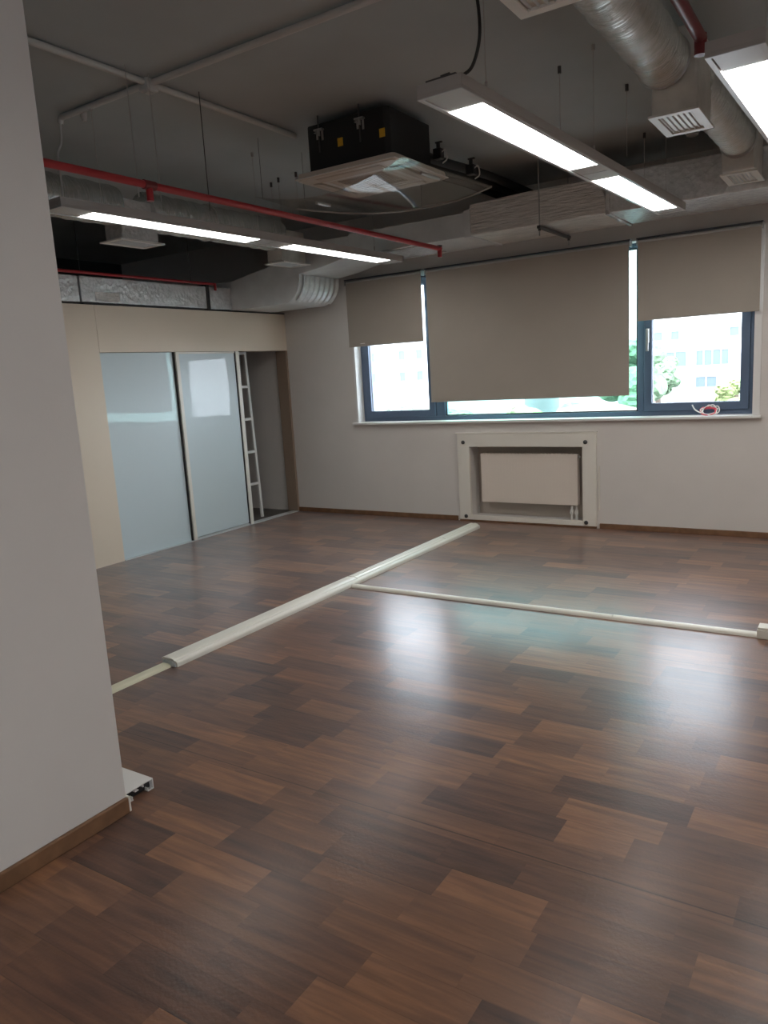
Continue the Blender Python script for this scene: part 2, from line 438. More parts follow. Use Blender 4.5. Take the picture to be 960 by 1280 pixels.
def sash(x0, x1, z0, z1, glass, hx):
    s_ = MB().frame('y', FY0-.022, FY1-.03, x0, z0, x1, z1, .075).build('sash', ALU, win, bevel=.006)
    MB().box(x0+.07, FY0+.02, z0+.07, x1-.07, FY0+.028, z1-.07).build('pane', glass, s_)
    MB().frame('y', FY0+.0, FY0+.018, x0+.068, z0+.068, x1-.068, z1-.068, .009).build('gasket', GASKET, s_)
    if hx is not None:
        h = MB().box(hx-.016, FY0-.034, 1.80, hx+.016, FY0-.022, 1.93)
        h.box(hx-.010, FY0-.052, 1.90, hx+.010, FY0-.034, 1.92).box(hx-.012, FY0-.064, 1.72, hx+.012, FY0-.052, 1.925)
        h.build('handle', STEEL, s_, bevel=.003)
sash(WX0+.048, -4.15, WZ0+.05, WZ1-.05, PANE, None)
sash(-1.87, WX1-.048, WZ0+.05, WZ1-.05, PANE, -1.832)
fp = MB().box(-4.03, FY0+.03, WZ0+.05, -1.935, FY0+.038, WZ1-.047).build('pane', PANET, win)
MB().frame('y', FY0+.012, FY0+.028, -4.03, WZ0+.051, -1.935, WZ1-.047, .012).build('gasket', GASKET, win)
MB().box(WX0-.06, YB-.055, WZ0-.022, WX1-.0005, FY0+.005, WZ0+.004).box(WX1, YB-.055, WZ0-.022, -.835, YB-.002, WZ0+.004).build('window_sill', WHITE, win, bevel=.004)
struct(MB().box(WX0-.001, YB-.012, WZ0+.006, WX0+.004, FY0, WZ1).box(WX0-.02, YB-.012, WZ0+.006, WX0-.001, YB-.001, WZ1).build('trim_4', WHITE))
struct(MB().box(WX1-.004, YB-.012, WZ0+.006, WX1+.001, FY0, WZ1).box(WX1+.001, YB-.014, WZ0+.006, -.85, YB-.001, WZ1).build('trim_5', WHITE))

# ------------------------------------------------------------------ roller blinds
def blind(x0, x1, zb, label, spots=False):
    zt = 2.728
    r = empty('roller_blind', ((x0+x1)/2, YB-.06, zb), label, 'blind', 'roller blinds over the window')
    MB().box(x0, YB-.064, zb, x1, YB-.0615, zt-.03).build('fabric', BLIND, r)
    MB().tube([(x0+.004, YB-.045, zt-.03), (x1-.004, YB-.045, zt-.03)], .021, 16).build('roller_tube', BLINDRAIL, r, smooth=True)
    MB().box(x0, YB-.07, zb-.006, x1, YB-.056, zb+.012).build('bottom_bar', BLIND, r, bevel=.002)
    MB().box(x0-.012, YB-.075, zt-.008, x1+.012, YB-.002, zt+.004).build('head_rail', DARKRAIL, r)
    for xx in (x0-.012, x1+.004):
        MB().box(xx, YB-.075, zt-.06, xx+.008, YB-.002, zt-.008).build('bracket', BLINDRAIL, r)
    return r
b1 = blind(-5.15, -4.165, 1.985, 'short taupe roller blind over the narrow sash nearest the partition')
MB().box(-4.99, YB-.0705, 2.007, -4.93, YB-.066, 2.016).build('label_tab', WHITE, b1)
blind(-4.10, -1.965, 1.325, 'widest taupe roller blind, drawn low over the middle window')
blind(-1.885, -.868, 2.003, 'half raised taupe roller blind above the red and white cable coil')
# bead chain by the right blind's edge
MB().tube([(-.845, YB-.06, 2.69), (-.848, YB-.055, 1.99)], .006, 8).build('chain_guide', WHITE, [o for o in COL.objects if o.get('label', '').startswith('half raised')][0])

# coiled cable on the sill
cc = empty('cable_coil', (-1.30, YB+.02, WZ0+.004), 'coil of red and white cable lying on the sill by the right sash', 'cable')
def coil(n, r0, cx, z, seed, ex=1.25):
    rnd = random.Random(seed); pts = []
    for i in range(n*14):
        a = 2*math.pi*i/14
        rr = r0*(.85+.3*rnd.random())
        pts.append((cx+ex*rr*math.cos(a), YB+.03+.03*math.sin(a*1.0)+.01*rnd.random(), z+rr*.62*(1+math.sin(a))+.006))
    return bez(pts, len(pts)*3)
MB().tube(coil(4, .052, -1.28, WZ0+.004, 3), .0055, 6).build('red_cable', CABLER, cc, smooth=True)['label'] = 'red cable loops'
tail = [(-1.415, YB+.015, WZ0+.105), (-1.39, YB+.02, WZ0+.06), (-1.34, YB+.02, WZ0+.03), (-1.28, YB+.02, WZ0+.015), (-1.21, YB+.02, WZ0+.03)]
MB().tube(bez(tail, 20) + coil(2, .062, -1.26, WZ0+.004, 8)[4:], .006, 6).build('white_cable', WHITEP, cc, smooth=True)['label'] = 'white cable with a loose end'

# ------------------------------------------------------------------ radiator and its surround
rs = empty('radiator_surround', (-3.06, YB-.02, .022), 'cream wooden frame around the radiator opening with four dark knobs', 'frame')
MB().frame('y', YB-.035, YB-.001, -3.825, .024, -2.295, .968, .142, .05, .142).build('frame', CREAM, rs, bevel=.004)
MB().box(-3.842, YB-.040, .968, -2.285, YB-.001, .978).build('top_cap', CREAM, rs, bevel=.002)
for x, z in ((-3.75, .875), (-2.40, .875), (-3.745, .06), (-2.40, .06)):
    MB().tube([(x, YB-.036, z), (x, YB-.043, z), (x, YB-.047, z)], .02, 14, radii=[.021, .021, .014]).build('screw_cap', DSTEEL, rs, smooth=True)
tag(MB().box(-2.283, YB-.012, .19, -2.268, YB-.001, .63).build('cable_raceway', CREAM, bevel=.002), 'narrow cream cable raceway on the wall beside the radiator frame', 'cable cover')
rad = empty('radiator', (-3.05, YB+.06, .215), 'white panel radiator standing inside the wall niche', 'radiator')
pz0, pz1, px0, px1 = .215, .745, -3.585, -2.512
m_ = MB(); m_.box(px0, YB+.045, pz0, px1, YB+.058, pz1)
for i in range(30):
    x = px0 + .02 + i*(px1-px0-.04)/30
    m_.box(x, YB+.0444, pz0+.03, x+.028, YB+.046, pz1-.03)
m_.build('front_panel', RADW, rad, bevel=.0015)
MB().box(px0+.01, YB+.10, pz0+.01, px1-.01, YB+.112, pz1-.01).build('rear_panel', RADW, rad)
t_ = MB()
for i in range(26):
    x = px0 + .02 + i*(px1-px0-.06)/26
    t_.box(x, YB+.05, pz1-.012, x+.022, YB+.11, pz1+.004)
t_.build('top_grille', RADW, rad)
for x in (px0-.002, px1-.002): MB().box(x, YB+.048, pz0+.004, x+.004, YB+.11, pz1-.004).build('side_cover', RADW, rad)
MB().tube([(px1+.002, YB+.07, pz1-.03), (px1+.022, YB+.07, pz1-.03)], .012, 12).build('vent_plug', STEEL, rad, smooth=True)
for i, x in enumerate((-2.585, -2.535)):
    v = MB().tube([(x, YB+.075, .062), (x, YB+.075, .125)], .012, 10).tube([(x, YB+.075, .12), (x, YB+.075, .165)], .019, 12).tube([(x, YB+.075, .16), (x, YB+.075, pz0+.012)], .011, 10)
    v.tube([(x, YB+.075, .14), (x, YB+.045, .14)], .014, 10)
    v.build('valve', WHITEP, rad, smooth=True)

# ------------------------------------------------------------------ floor trunking
def dprofile(x0, x1, h, n=6):
    r = h*.8; pts = [(x0, 0), (x1, 0)]
    for i in range(n+1):
        a = math.pi/2*i/n; pts.append((x1-r+r*math.cos(a), h-r*.75+r*.75*math.sin(a)))
    pts += [(x0+.012, h), (x0, h-.01)]
    return pts
tr = empty('floor_trunking', (-3.50, 5.0, 0), 'long ivory floor trunking running from the room centre to the radiator', 'trunking')
MB().prism(dprofile(-3.568, -3.442, .040), 'y', 2.925, 7.12).build('base', TRUNK, tr, smooth=True)
for k, (y0, y1, x0, x1) in enumerate(((2.92, 4.86, -3.566, -3.46), (4.87, 6.38, -3.563, -3.463), (6.39, 7.125, -3.563, -3.463))):
    MB().prism([(x0, .036), (x1, .036), (x1-.006, .046), (x1-.03, .051), (x0+.012, .051), (x0, .046)], 'y', y0, y1).build('cover', TRUNK, tr, bevel=.0015)
g_ = MB().box(-3.535, 4.87, .0505, -3.531, 7.12, .054).box(-3.50, 4.87, .0505, -3.496, 7.12, .054)
g_.build('cover_rib', TRUNK, tr)
MB().prism([(-3.563, .002), (-3.45, .002), (-3.455, .022), (-3.48, .034), (-3.55, .036)], 'y', 2.914, 2.924).build('end_cap', LGREY, tr)
tag(MB().prism([(-3.555, 0), (-3.478, 0), (-3.486, .016), (-3.50, .020), (-3.547, .020)], 'y', .4, 2.912).build('flat_trunking', TRUNKY, bevel=.002),
    'low yellowed strip of trunking leading from the wall corner to the long trunking', 'trunking')
def halfround(y0, y1, h, n=8):
    return [((y0+y1)/2 - (y1-y0)/2*math.cos(math.pi*i/n), h*math.sin(math.pi*i/n)**.7) for i in range(n+1)]
hg = 'thin half-round strips across the floor'
tag(MB().prism(halfround(4.735, 4.795, .024), 'x', -3.438, -1.373).build('cable_strip', TRUNK, smooth=True), 'longer piece of thin ivory cable strip butting against the long trunking', 'cable cover', hg)
tag(MB().prism(halfround(4.733, 4.797, .025), 'x', -1.370, -.5205).build('cable_strip', TRUNK, smooth=True), 'shorter piece of thin ivory cable strip ending at the block by the right picture edge', 'cable cover', hg)
ft = empty('floor_trunking', (.7, 4.77, 0), 'tall ivory trunking end at the far tip of the thin cable strip', 'trunking')
MB().box(-.520, 4.715, 0, 1.9, 4.82, .055).build('base', TRUNK, ft, bevel=.004)
MB().box(-.517, 4.72, .055, 1.895, 4.815, .068).build('cover', TRUNK, ft, bevel=.004)
# cut trunking behind the near wall
nt_ = empty('cut_trunking', (-2.80, 1.825, 0), 'cut open white trunking with hollow end beside the near wall corner', 'trunking')
def hook(y0, y1, s_):
    return None
c = MB()
Y0, Y1, H = 1.765, 1.905, .048
c.box(-3.28, Y0, H-.004, -2.472, Y1, H)
c.box(-3.28, Y0, .002, -2.472, Y0+.004, H-.004).box(-3.28, Y1-.004, .002, -2.472, Y1, H-.004)
c.box(-3.28, Y0+.004, .002, -2.472, Y0+.035, .005).box(-3.28, Y1-.03, .002, -2.472, Y1-.004, .005)
c.build('channel', WHITE, nt_)
for ya, yb, za, zb in ((Y0+.030, Y0+.034, .005, .018), (Y0+.048, Y0+.052, H-.018, H-.004), (Y0+.052, Y0+.066, H-.018, H-.014), (Y1-.052, Y1-.048, H-.016, H-.004), (Y1-.030, Y1-.026, .005, .016)):
    MB().box(-2.50, ya, za, -2.4735, yb, zb).build('inner_rib', WHITE, nt_)
MB().box(-3.28, Y0+.005, .0055, -2.492, Y1-.005, H-.0045).build('hollow_shade', BLACKP, nt_)  # black block put in for the shade inside the hollow channel
tag(MB().box(-2.475, 1.738, 0, -2.418, 1.747, .064).build('skirting_end_cap', CREAM, bevel=.002), 'thin pale end strip closing the skirting at the near wall corner', 'end cap')

# ------------------------------------------------------------------ ladder behind the opening
ld = empty('ladder', (-6.45, 6.72, .004), 'white ladder leaning behind the sliding glass door', 'ladder')
lean = .06
def rail(x, y, mat, name, xt=None):
    xt = x if xt is None else xt
    MB().prism([(x-.012, .004), (x+.012, .004), (xt+.012, 2.03), (xt-.012, 2.03)], 'y', y-.018, y+.018).build(name, mat, ld, bevel=.002)
rail(-6.34, 6.53, LADDER, 'rail', -6.40); rail(-6.34, 6.97, LADDER, 'rail', -6.40)
for z in (.43, .82, 1.215, 1.60, 1.995):
    x = -6.34 - .06*z/2.03
    MB().box(x-.014, 6.549, z-.016, x+.014, 6.951, z+.016).build('rung', LADDER, ld, bevel=.003)
rail(-6.62, 6.51, DLADDER, 'rear_rail', -6.46); rail(-6.62, 6.95, DLADDER, 'rear_rail', -6.46)
for z in (.22, .62, 1.02, 1.41, 1.80):
    x = -6.62 + .16*z/2.03
    MB().box(x-.012, 6.529, z-.014, x+.012, 6.931, z+.014).build('rear_rung', DLADDER, ld)

# ------------------------------------------------------------------ ceiling lamps
LW, LL, LH = .104, 3.50, .055
lamp = empty('ceiling_light', (-1.54, 2.955, 2.75), 'long suspended light fixture above the room centre, right of the air conditioner', 'light', 'suspended office lights', rz=-.0428)
h_ = MB(); h_.box(-LW, 0, .012, LW, LL, LH).frame('z', 0, .012, -LW, 0, LW, LL, .018)
h_.build('housing', GREYP, lamp, local=True, bevel=.002)
MB().frame('z', -.003, 0, -LW, 0, LW, LL, .019).build('rim', LGREY, lamp, local=True)
for a, b in ((.022, .235), (1.625, 1.80), (1.808, 2.005), (3.335, 3.478)):
    MB().box(-LW+.022, a, .003, LW-.022, b, .011).build('blank_panel', LGREY, lamp, local=True, bevel=.001)
for a, b in ((.240, 1.62), (2.01, 3.33)):
    MB().box(-LW+.021, a, .001, LW-.021, b, .0115).build('diffuser', LAMP, lamp, local=True)
for y in (.30, 1.62, 3.10):
    wm = MB().tube([(.06, y, LH-.002), (.06, y, CZ-2.75-.001)], .0016, 6).tube([(.06, y, LH), (.06, y, LH+.05)], .006, 8).tube([(.06, y, CZ-2.75-.03), (.06, y, CZ-2.75-.001)], .01, 8)
    wm.build('suspension_wire', GREYP, lamp, local=True)
dup(lamp, (-4.175, 2.99, 2.73), 'long suspended light fixture beside the left ventilation duct', rz=-.027, scale=(1, 1.065, 1))
dup(lamp, (-.498, 3.315, 2.75), 'large near light fixture cut by the right picture edge', rz=-.035, scale=(1, .92, 1))
dup(lamp, (.9, -3.6, 2.75), 'added unseen light fixture behind the viewer')  # this and the next two are out of view, added for more light
dup(lamp, (-1.2, -3.7, 2.75), 'added unseen light fixture behind the viewer')
dup(lamp, (1.5, 2.4, 2.75), 'added unseen light fixture beside the viewer')
bx = MB().box(-.07, .015, LH, .07, .16, LH+.012).tube([(-.02, .06, LH+.01), (-.02, .06, LH+.03), (.01, .07, LH+.035), (.03, .07, LH+.012)], .006, 8)
bx.build('connector_box', DSTEEL, lamp, local=True)
lk = [(-1.50, 3.02, 2.80), (-1.47, 3.02, 2.815), (-1.42, 3.02, 2.84), (-1.385, 3.02, 2.93), (-1.385, 3.02, 3.05), (-1.405, 3.01, 3.2), (-1.43, 3.0, CZ-.002)]
tag(MB().tube(bez(lk, 30), .007, 8).build('lamp_cable', CABLEK, smooth=True), 'black supply cable rising from the middle light fixture to the ceiling', 'cable')

# ------------------------------------------------------------------ air conditioner
ac = empty('air_conditioner', (-3.03, 4.78, 2.985), 'black cassette air conditioner with white four way panel under the ceiling', 'air conditioner')
AX0, AX1, AY0, AY1, AZ = -3.43, -2.63, 4.40, 5.13, 2.985
def rrect(x0, y0, x1, y1, r, n=5):
    out = []
    for cx, cy, a0 in ((x1-r, y1-r, 0), (x0+r, y1-r, 90), (x0+r, y0+r, 180), (x1-r, y0+r, 270)):
        for i in range(n+1):
            a = math.radians(a0 + 90*i/n); out.append((cx+r*math.cos(a), cy+r*math.sin(a)))
    return out
# panel: rounded ring frame with the four slots cut
def ring(m, lo, hi, z0, z1):
    n = len(lo)
    A = [m.bm.verts.new((*p, z0)) for p in lo]; B = [m.bm.verts.new((*p, z1)) for p in hi]
    for i in range(n): m.bm.faces.new([A[i], A[(i+1) % n], B[(i+1) % n], B[i]])
    return A, B
pm = MB()
o0 = rrect(AX0, AY0, AX1, AY1, .04); o1 = rrect(AX0+.008, AY0+.008, AX1-.008, AY1-.008, .035)
A, B = ring(pm, o1, o0, AZ, AZ+.012); C, D = ring(pm, o0, o1, AZ+.012, AZ+.045)
i0 = rrect(AX0+.21, AY0+.19, AX1-.21, AY1-.19, .02); I0 = [pm.bm.verts.new((*p, AZ)) for p in i0]; I1 = [pm.bm.verts.new((*p, AZ+.02)) for p in i0]
n = len(i0)
for i in range(n):
    j = (i+1) % n
    pm.bm.faces.new([A[j], A[i], I0[i], I0[j]]); pm.bm.faces.new([I0[j], I0[i], I1[i], I1[j]])
pm.bm.faces.new(list(reversed(I1))); pm.bm.faces.new(D)
bmesh.ops.remove_doubles(pm.bm, verts=pm.bm.verts[:], dist=.0004)
pm.build('panel', ACW, ac, bevel=.0, smooth=True)
gm = MB()
gm.frame('z', AZ+.002, AZ+.02, AX0+.215, AY0+.195, AX1-.215, AY1-.195, .02)
ng = 14
for i in range(ng):
    x = AX0+.24 + i*(AX1-AX0-.48)/ng
    gm.box(x, AY0+.215, AZ+.004, x+.012, AY1-.215, AZ+.02)
gm.build('intake_grille', ACB, ac)
MB().frame('z', AZ-.004, AZ+.004, AX0+.125, AY0+.125, AX1-.125, AY1-.125, .032).build('inner_rim', WHITE, ac, bevel=.003)['label'] = 'white rim around the intake'
MB().frame('z', AZ+.008, AZ+.016, AX0-.004, AY0-.004, AX1+.004, AY1+.004, .014).build('outer_rim', WHITE, ac, bevel=.003)
for nm, (x0, y0, x1, y1), ax in (('louver', (AX0+.14, AY0+.045, AX1-.14, AY0+.125), 'x'), ('louver', (AX0+.14, AY1-.125, AX1-.14, AY1-.045), 'x'),
                             ('louver', (AX0+.045, AY0+.14, AX0+.13, AY1-.14), 'y'), ('louver', (AX1-.13, AY0+.14, AX1-.045, AY1-.14), 'y')):
    MB().box(x0, y0, AZ-.0015, x1, y1, AZ+.0005).build('louver_slot', ACB, ac)
    q = MB()
    if ax == 'x': q.prism([(y0+.012, AZ-.004), (y1-.012, AZ-.012), (y1-.012, AZ-.008), (y0+.012, AZ-.0015)], 'x', x0+.006, x1-.006)
    else: q.prism([(x0+.012, AZ-.004), (x1-.012, AZ-.012), (x1-.012, AZ-.008), (x0+.012, AZ-.0015)], 'y', y0+.006, y1-.006)
    q.build('louver', ACW, ac)
BX0, BX1, BY0, BY1, BZ0, BZ1 = -3.355, -2.70, 4.46, 5.08, 3.03, 3.335
ch = .07
MB().prism([(BX0+ch, BY0), (BX1-ch, BY0), (BX1, BY0+ch), (BX1, BY1-ch), (BX1-ch, BY1), (BX0+ch, BY1), (BX0, BY1-ch), (BX0, BY0+ch)] if False else
           [(BX0+.02, BY0), (BX1-.03, BY0), (BX1, BY0+.03), (BX1, BY1-ch), (BX1-ch, BY1), (BX0+ch, BY1), (BX0, BY1-ch), (BX0, BY0+.02)], 'z', BZ0, BZ1).build('body', BLACK, ac, bevel=.006)
for x in (-3.235, -2.905):
    m_ = MB().box(x-.032, BY0-.03, 3.27, x-.010, BY0-.001, 3.275).box(x-.032, BY0-.004, 3.235, x-.014, BY0-.0005, 3.295).box(x+.010, BY0-.004, 3.225, x+.026, BY0-.0005, 3.295)
    m_.box(x-.034, BY0-.03, 3.285, x+.034, BY0-.001, 3.295).box(x-.006, BY0-.025, 3.25, x+.008, BY0-.012, 3.29)
    m_.build('hanging_bracket', STEEL, ac)
    MB().tube([(x, BY0-.018, 3.15), (x, BY0-.018, CZ-.002)], .005, 8).build('threaded_rod', DSTEEL, ac)
for x, z in ((-3.075, 3.185), (-2.73-.015, 3.175)):
    MB().box(x-.021, BY0-.0025, z-.026, x+.021, BY0-.0003, z+.026).build('sticker', YELLOW, ac)
# acrylic deflector under it
df = empty('air_deflector', (-3.2, 5.0, 2.88), 'curved clear acrylic air deflector hanging under the air conditioner', 'deflector')
def dfn(u, v):
    near = Vector((-3.86, 4.47, 2.975)).lerp(Vector((-2.57, 4.40, 2.985)), u)
    far = Vector((-3.93, 5.02, 2.98)).lerp(Vector((-2.49, 5.56, 2.985)), u)
    far.y += .16*4*u*(1-u)
    q = near.lerp(far, v); q.z -= (.105-.03*v)*(1-(2*u-1)**2)
    return q
MB().sheet(dfn, 30, 12, .005).build('clear_plate', ACRYL, df, smooth=True)
e_ = [dfn(i/30, 1.0) + Vector((0, .003, -.002)) for i in range(31)]
MB().tube(e_, .0065, 8).build('edge_profile', STEEL, df, smooth=True)
for u, v in ((.30, .28), (.93, .30)):
    q = dfn(u, v); q2 = dfn(u, v+.2)
    MB().tube([q+Vector((0, 0, .004)), q2+Vector((0, 0, .004))], .012, 8).build('clip', STEEL, df, smooth=True)
for u, v in ((.02, .1), (.06, .9), (.62, .96)):
    q = dfn(u, v); MB().tube([q, (q.x, q.y, CZ-.001)], .0016, 6).build('hanging_wire', DSTEEL, df)
# refrigerant pipes and valves
for x0, z0, lb in ((-2.83, 3.18, 'outermost black insulated pipe running from the air conditioner to the duct'),
                   (-2.96, 3.18, 'middle black insulated pipe running from the air conditioner to the duct'),
                   (-3.09, 3.18, 'innermost black insulated pipe running from the air conditioner to the duct')):
    tag(MB().tube(bez([(x0, BY1+.002, z0), (x0, 5.5, z0+.02), (x0, 6.2, 3.24), (x0, 6.8, 3.25), (x0, YB-.003, 3.25)], 40), .034, 12).build('insulated_pipe', BLACK, smooth=True),
        lb, 'pipe', 'refrigerant pipes')
for i, (x, y, z, lb) in enumerate(((-2.52, 5.28, 3.04, 'black valve cluster behind the air conditioner, farther one'), (-2.64, 5.02, 3.12, 'black valve cluster at the side of the air conditioner'))):
    v = empty('pipe_valve', (x, y, z), lb, 'valve')
    MB().box(x-.03, y-.03, z-.02, x+.03, y+.03, z+.05).build('valve_body', BLACKP, v, bevel=.006)
    MB().tube([(x, y, z+.045), (x, y, z+.085)], .014, 10).box(x-.02, y-.008, z+.085, x+.03, y+.008, z+.095).build('valve_handle', BLACKP, v)
    MB().tube(bez([(x+.02, y, z+.02), (x+.06, y-.01, z+.03), (x+.07, y-.01, z-.03), (x+.03, y, z-.05)], 14), .005, 6).build('wire_loop', CABLEW, v, smooth=True)

# ------------------------------------------------------------------ ducts
def diffuser(parent, x0, x1, y0, y1, z, mat=WHITEP):
    g = MB().frame('z', z, z+.012, x0, y0, x1, y1, .042).build('diffuser_frame', mat, parent, bevel=.002)
    nb = 6
    s_ = MB()
    for i in range(nb):
        xx = x0+.045 + (i+.5)*(x1-x0-.09)/nb
        s_.prism([(xx-.008, z+.004), (xx-.005, z+.004), (xx+.008, z+.028), (xx+.005, z+.028)], 'y', y0+.04, y1-.04)
    s_.build('slat', LGREY, parent)
    MB().box(x0+.045, y0+.045, z+.029, x1-.045, y1-.045, z+.032).build('damper', BLACKP, parent)
def plenum(parent, x0, x1, y0, y1, z0, z1, mat=PLENUM):
    MB().box(x0, y0, z0, x1, y1, z1).build('plenum_box', mat, parent, bevel=.012)
def flex(parent, p0, p1, r, name='flexible_duct', mat=FOILR, n=40, wob=.004):
    p0, p1 = Vector(p0), Vector(p1); rnd = random.Random(5)
    k = max(8, int((p1-p0).length/.05))
    pts = [p0.lerp(p1, i/k) for i in range(k+1)]
    MB().tube(pts, r, 32, radii=[r + wob*math.sin(i*1.9) + wob*(rnd.random()-.5) for i in range(k+1)]).build(name, mat, parent, smooth=True)
def collar(parent, x, y, z, r):
    pts = [(x+r*math.cos(2*math.pi*i/40), y, z+r*math.sin(2*math.pi*i/40)) for i in range(40)]
    MB().tube(pts, .009, 8, closed=True).build('collar', STEEL, parent, smooth=True)

dr = empty('round_duct', (-1.0, 4.4, 2.89), 'thick silver foil duct with three ceiling diffusers near the right picture edge', 'duct', 'foil ventilation ducts')
flex(dr, (-1.0, 1.4, 3.15), (-1.0, 2.55, 3.15), .125)
plenum(dr, -1.13, -.893, 2.46, 2.85, 2.897, 3.28); diffuser(dr, -1.148, -.875, 2.44, 2.868, 2.885)
flex(dr, (-1.0, 2.82, 3.15), (-1.0, 4.43, 3.15), .127)
collar(dr, -1.0, 4.405, 3.15, .128)
plenum(dr, -1.062, -.835, 4.425, 4.82, 2.897, 3.30); diffuser(dr, -1.075, -.822, 4.405, 4.84, 2.885)
flex(dr, (-.93, 4.78, 3.14), (-.877, 6.12, 3.10), .115)
collar(dr, -.878, 6.08, 3.10, .116)
plenum(dr, -.985, -.773, 6.10, 6.53, 2.897, 3.25); diffuser(dr, -1.0, -.758, 6.13, 6.54, 2.885)
# left round duct
dl = empty('round_duct', (-5.1, 4.5, 2.8), 'silver foil duct with two diffusers behind the left light fixture', 'duct', 'foil ventilation ducts')
flex(dl, (-5.1, 1.9, 3.07), (-5.1, 4.20, 3.07), .15)
plenum(dl, -5.21, -5.0, 4.19, 4.55, 2.815, 3.12, FOIL); diffuser(dl, -5.235, -4.975, 4.15, 4.59, 2.80)
flex(dl, (-5.1, 4.50, 3.07), (-5.1, 6.15, 3.07), .15)
plenum(dl, -5.20, -5.0, 6.12, 6.49, 2.815, 3.12, PLENUM); diffuser(dl, -5.23, -4.97, 6.10, 6.525, 2.80)
collar(dl, -5.1, 5.2, 3.07, .153)
# main duct along the window wall
dm = empty('main_duct', (-3.0, 6.9, 2.838), 'rectangular foil wrapped duct running above the window blinds', 'duct')
Ya, Yb_, ZB = 6.555, 7.25, 2.838
MB().prism([(-3.16, ZB), (-3.16, 3.11), (-2.6, 3.125), (-1.98, 3.13), (-1.9, ZB)], 'y', Ya-.004, Yb_+.004).build('wrapped_section', FOILH, dm, bevel=.012)
MB().box(-1.92, Ya, ZB+.001, -.3, Yb_, 3.14).build('wrapped_section', FOIL, dm, bevel=.012)
MB().prism([(-.32, ZB+.003), (2.3, ZB+.003), (2.3, 3.14), (-.32, 3.14)], 'y', Ya+.003, Yb_).build('wrapped_section', FOIL, dm, bevel=.012)
MB().box(-4.5, Ya+.002, ZB-.002, -3.2, Yb_, 3.045).build('plain_section', DUCTG, dm, bevel=.006)
MB().box(-3.215, Ya-.014, ZB-.012, -3.15, Yb_+.006, 3.06).build('flange', DUCTG, dm, bevel=.004)
MB().box(-1.93, Ya-.014, ZB-.012, -1.895, Yb_+.006, 3.15).build('flange', FOIL, dm, bevel=.004)
# drop elbow at the corner
def arc(cx, cz, r, a0, a1, n=8): return [(cx+r*math.cos(math.radians(a0+(a1-a0)*i/n)), cz+r*math.sin(math.radians(a0+(a1-a0)*i/n))) for i in range(n+1)]
prof = [(-4.49, ZB-.002), (-4.49, 3.03), (-5.49, 3.03), (-5.49, 2.87), (-6.12, 2.77), (-6.12, 2.457), (-5.40, 2.455)] + arc(-5.40, 2.70, .245, -88, 0, 10) + [(-5.15, 2.735), (-4.85, 2.77)]
MB().prism(prof, 'y', Ya, Yb_).build('drop_elbow', DUCTG, dm, bevel=.006)
# ribbed outer skin of the elbow
sk = MB()
pr = arc(-5.40, 2.70, .249, -62, 0, 14) + [(-5.148, 2.73)]
rows = 56
grid = []
for j in range(rows+1):
    y = Ya + .05 + (Yb_-Ya-.06)*j/rows
    d = .014*(.5+.5*math.cos(2*math.pi*j/8))
    grid.append([sk.bm.verts.new((-5.40+(x+5.40)*(1+d/.245), y, 2.70+(z-2.70)*(1+d/.245))) for x, z in pr])
for j in range(rows):
    for i in range(len(pr)-1): sk.bm.faces.new([grid[j][i], grid[j][i+1], grid[j+1][i+1], grid[j+1][i]])
sk.build('ribbed_elbow_skin', FOILS, dm, smooth=True)
# foil sheet drawn as the bright reflection on the duct underside
MB().box(-4.18, Ya+.06, ZB-.008, -3.72, Yb_-.1, ZB-.002).build('foil_or_glint_patch', FOIL, dm)
# trapeze hanger
th = empty('duct_hanger', (-2.49, 6.86, 2.79), 'steel trapeze hanger with two threaded rods under the window duct', 'hanger')
MB().box(-2.505, Ya-.05, 2.800, -2.475, Yb_+.04, 2.824).build('crossbar', DSTEEL, th)
for y in (Ya-.03, Yb_+.02):
    MB().tube([(-2.49, y, 2.74), (-2.49, y, CZ-.002)], .006, 8).build('threaded_rod', STEEL, th)
    MB().tube([(-2.49, y, 2.782), (-2.49, y, 2.800)], .013, 6).build('nut', DSTEEL, th)
# duct on top of the partition
dp = empty('partition_duct', (-6.38, 5.0, 2.455), 'rectangular foil duct lying on top of the beige partition', 'duct')
MB().box(-6.62, 3.2, 2.46, -6.14, 4.58, 2.695).build('wrapped_section', FOIL, dp, bevel=.01)
MB().box(-6.62, 4.60, 2.462, -6.142, 6.18, 2.697).build('wrapped_section', FOIL, dp, bevel=.01)
MB().box(-6.62, 6.21, 2.46, -6.14, 6.56, 2.70).build('wrapped_section', FOIL, dp, bevel=.01)
MB().box(-6.64, 6.172, 2.455, -6.125, 6.186, 2.72).box(-6.64, 6.196, 2.455, -6.125, 6.21, 2.72).build('flange', DSTEEL, dp)
MB().box(-6.143, 4.75, 2.475, -6.137, 5.02, 2.56).build('foil_or_glint_patch', FOILH, dp)
MB().box(-6.62, 6.56, 2.458, -6.11, 7.24, 2.772).build('corner_box', DUCTG, dp, bevel=.008)

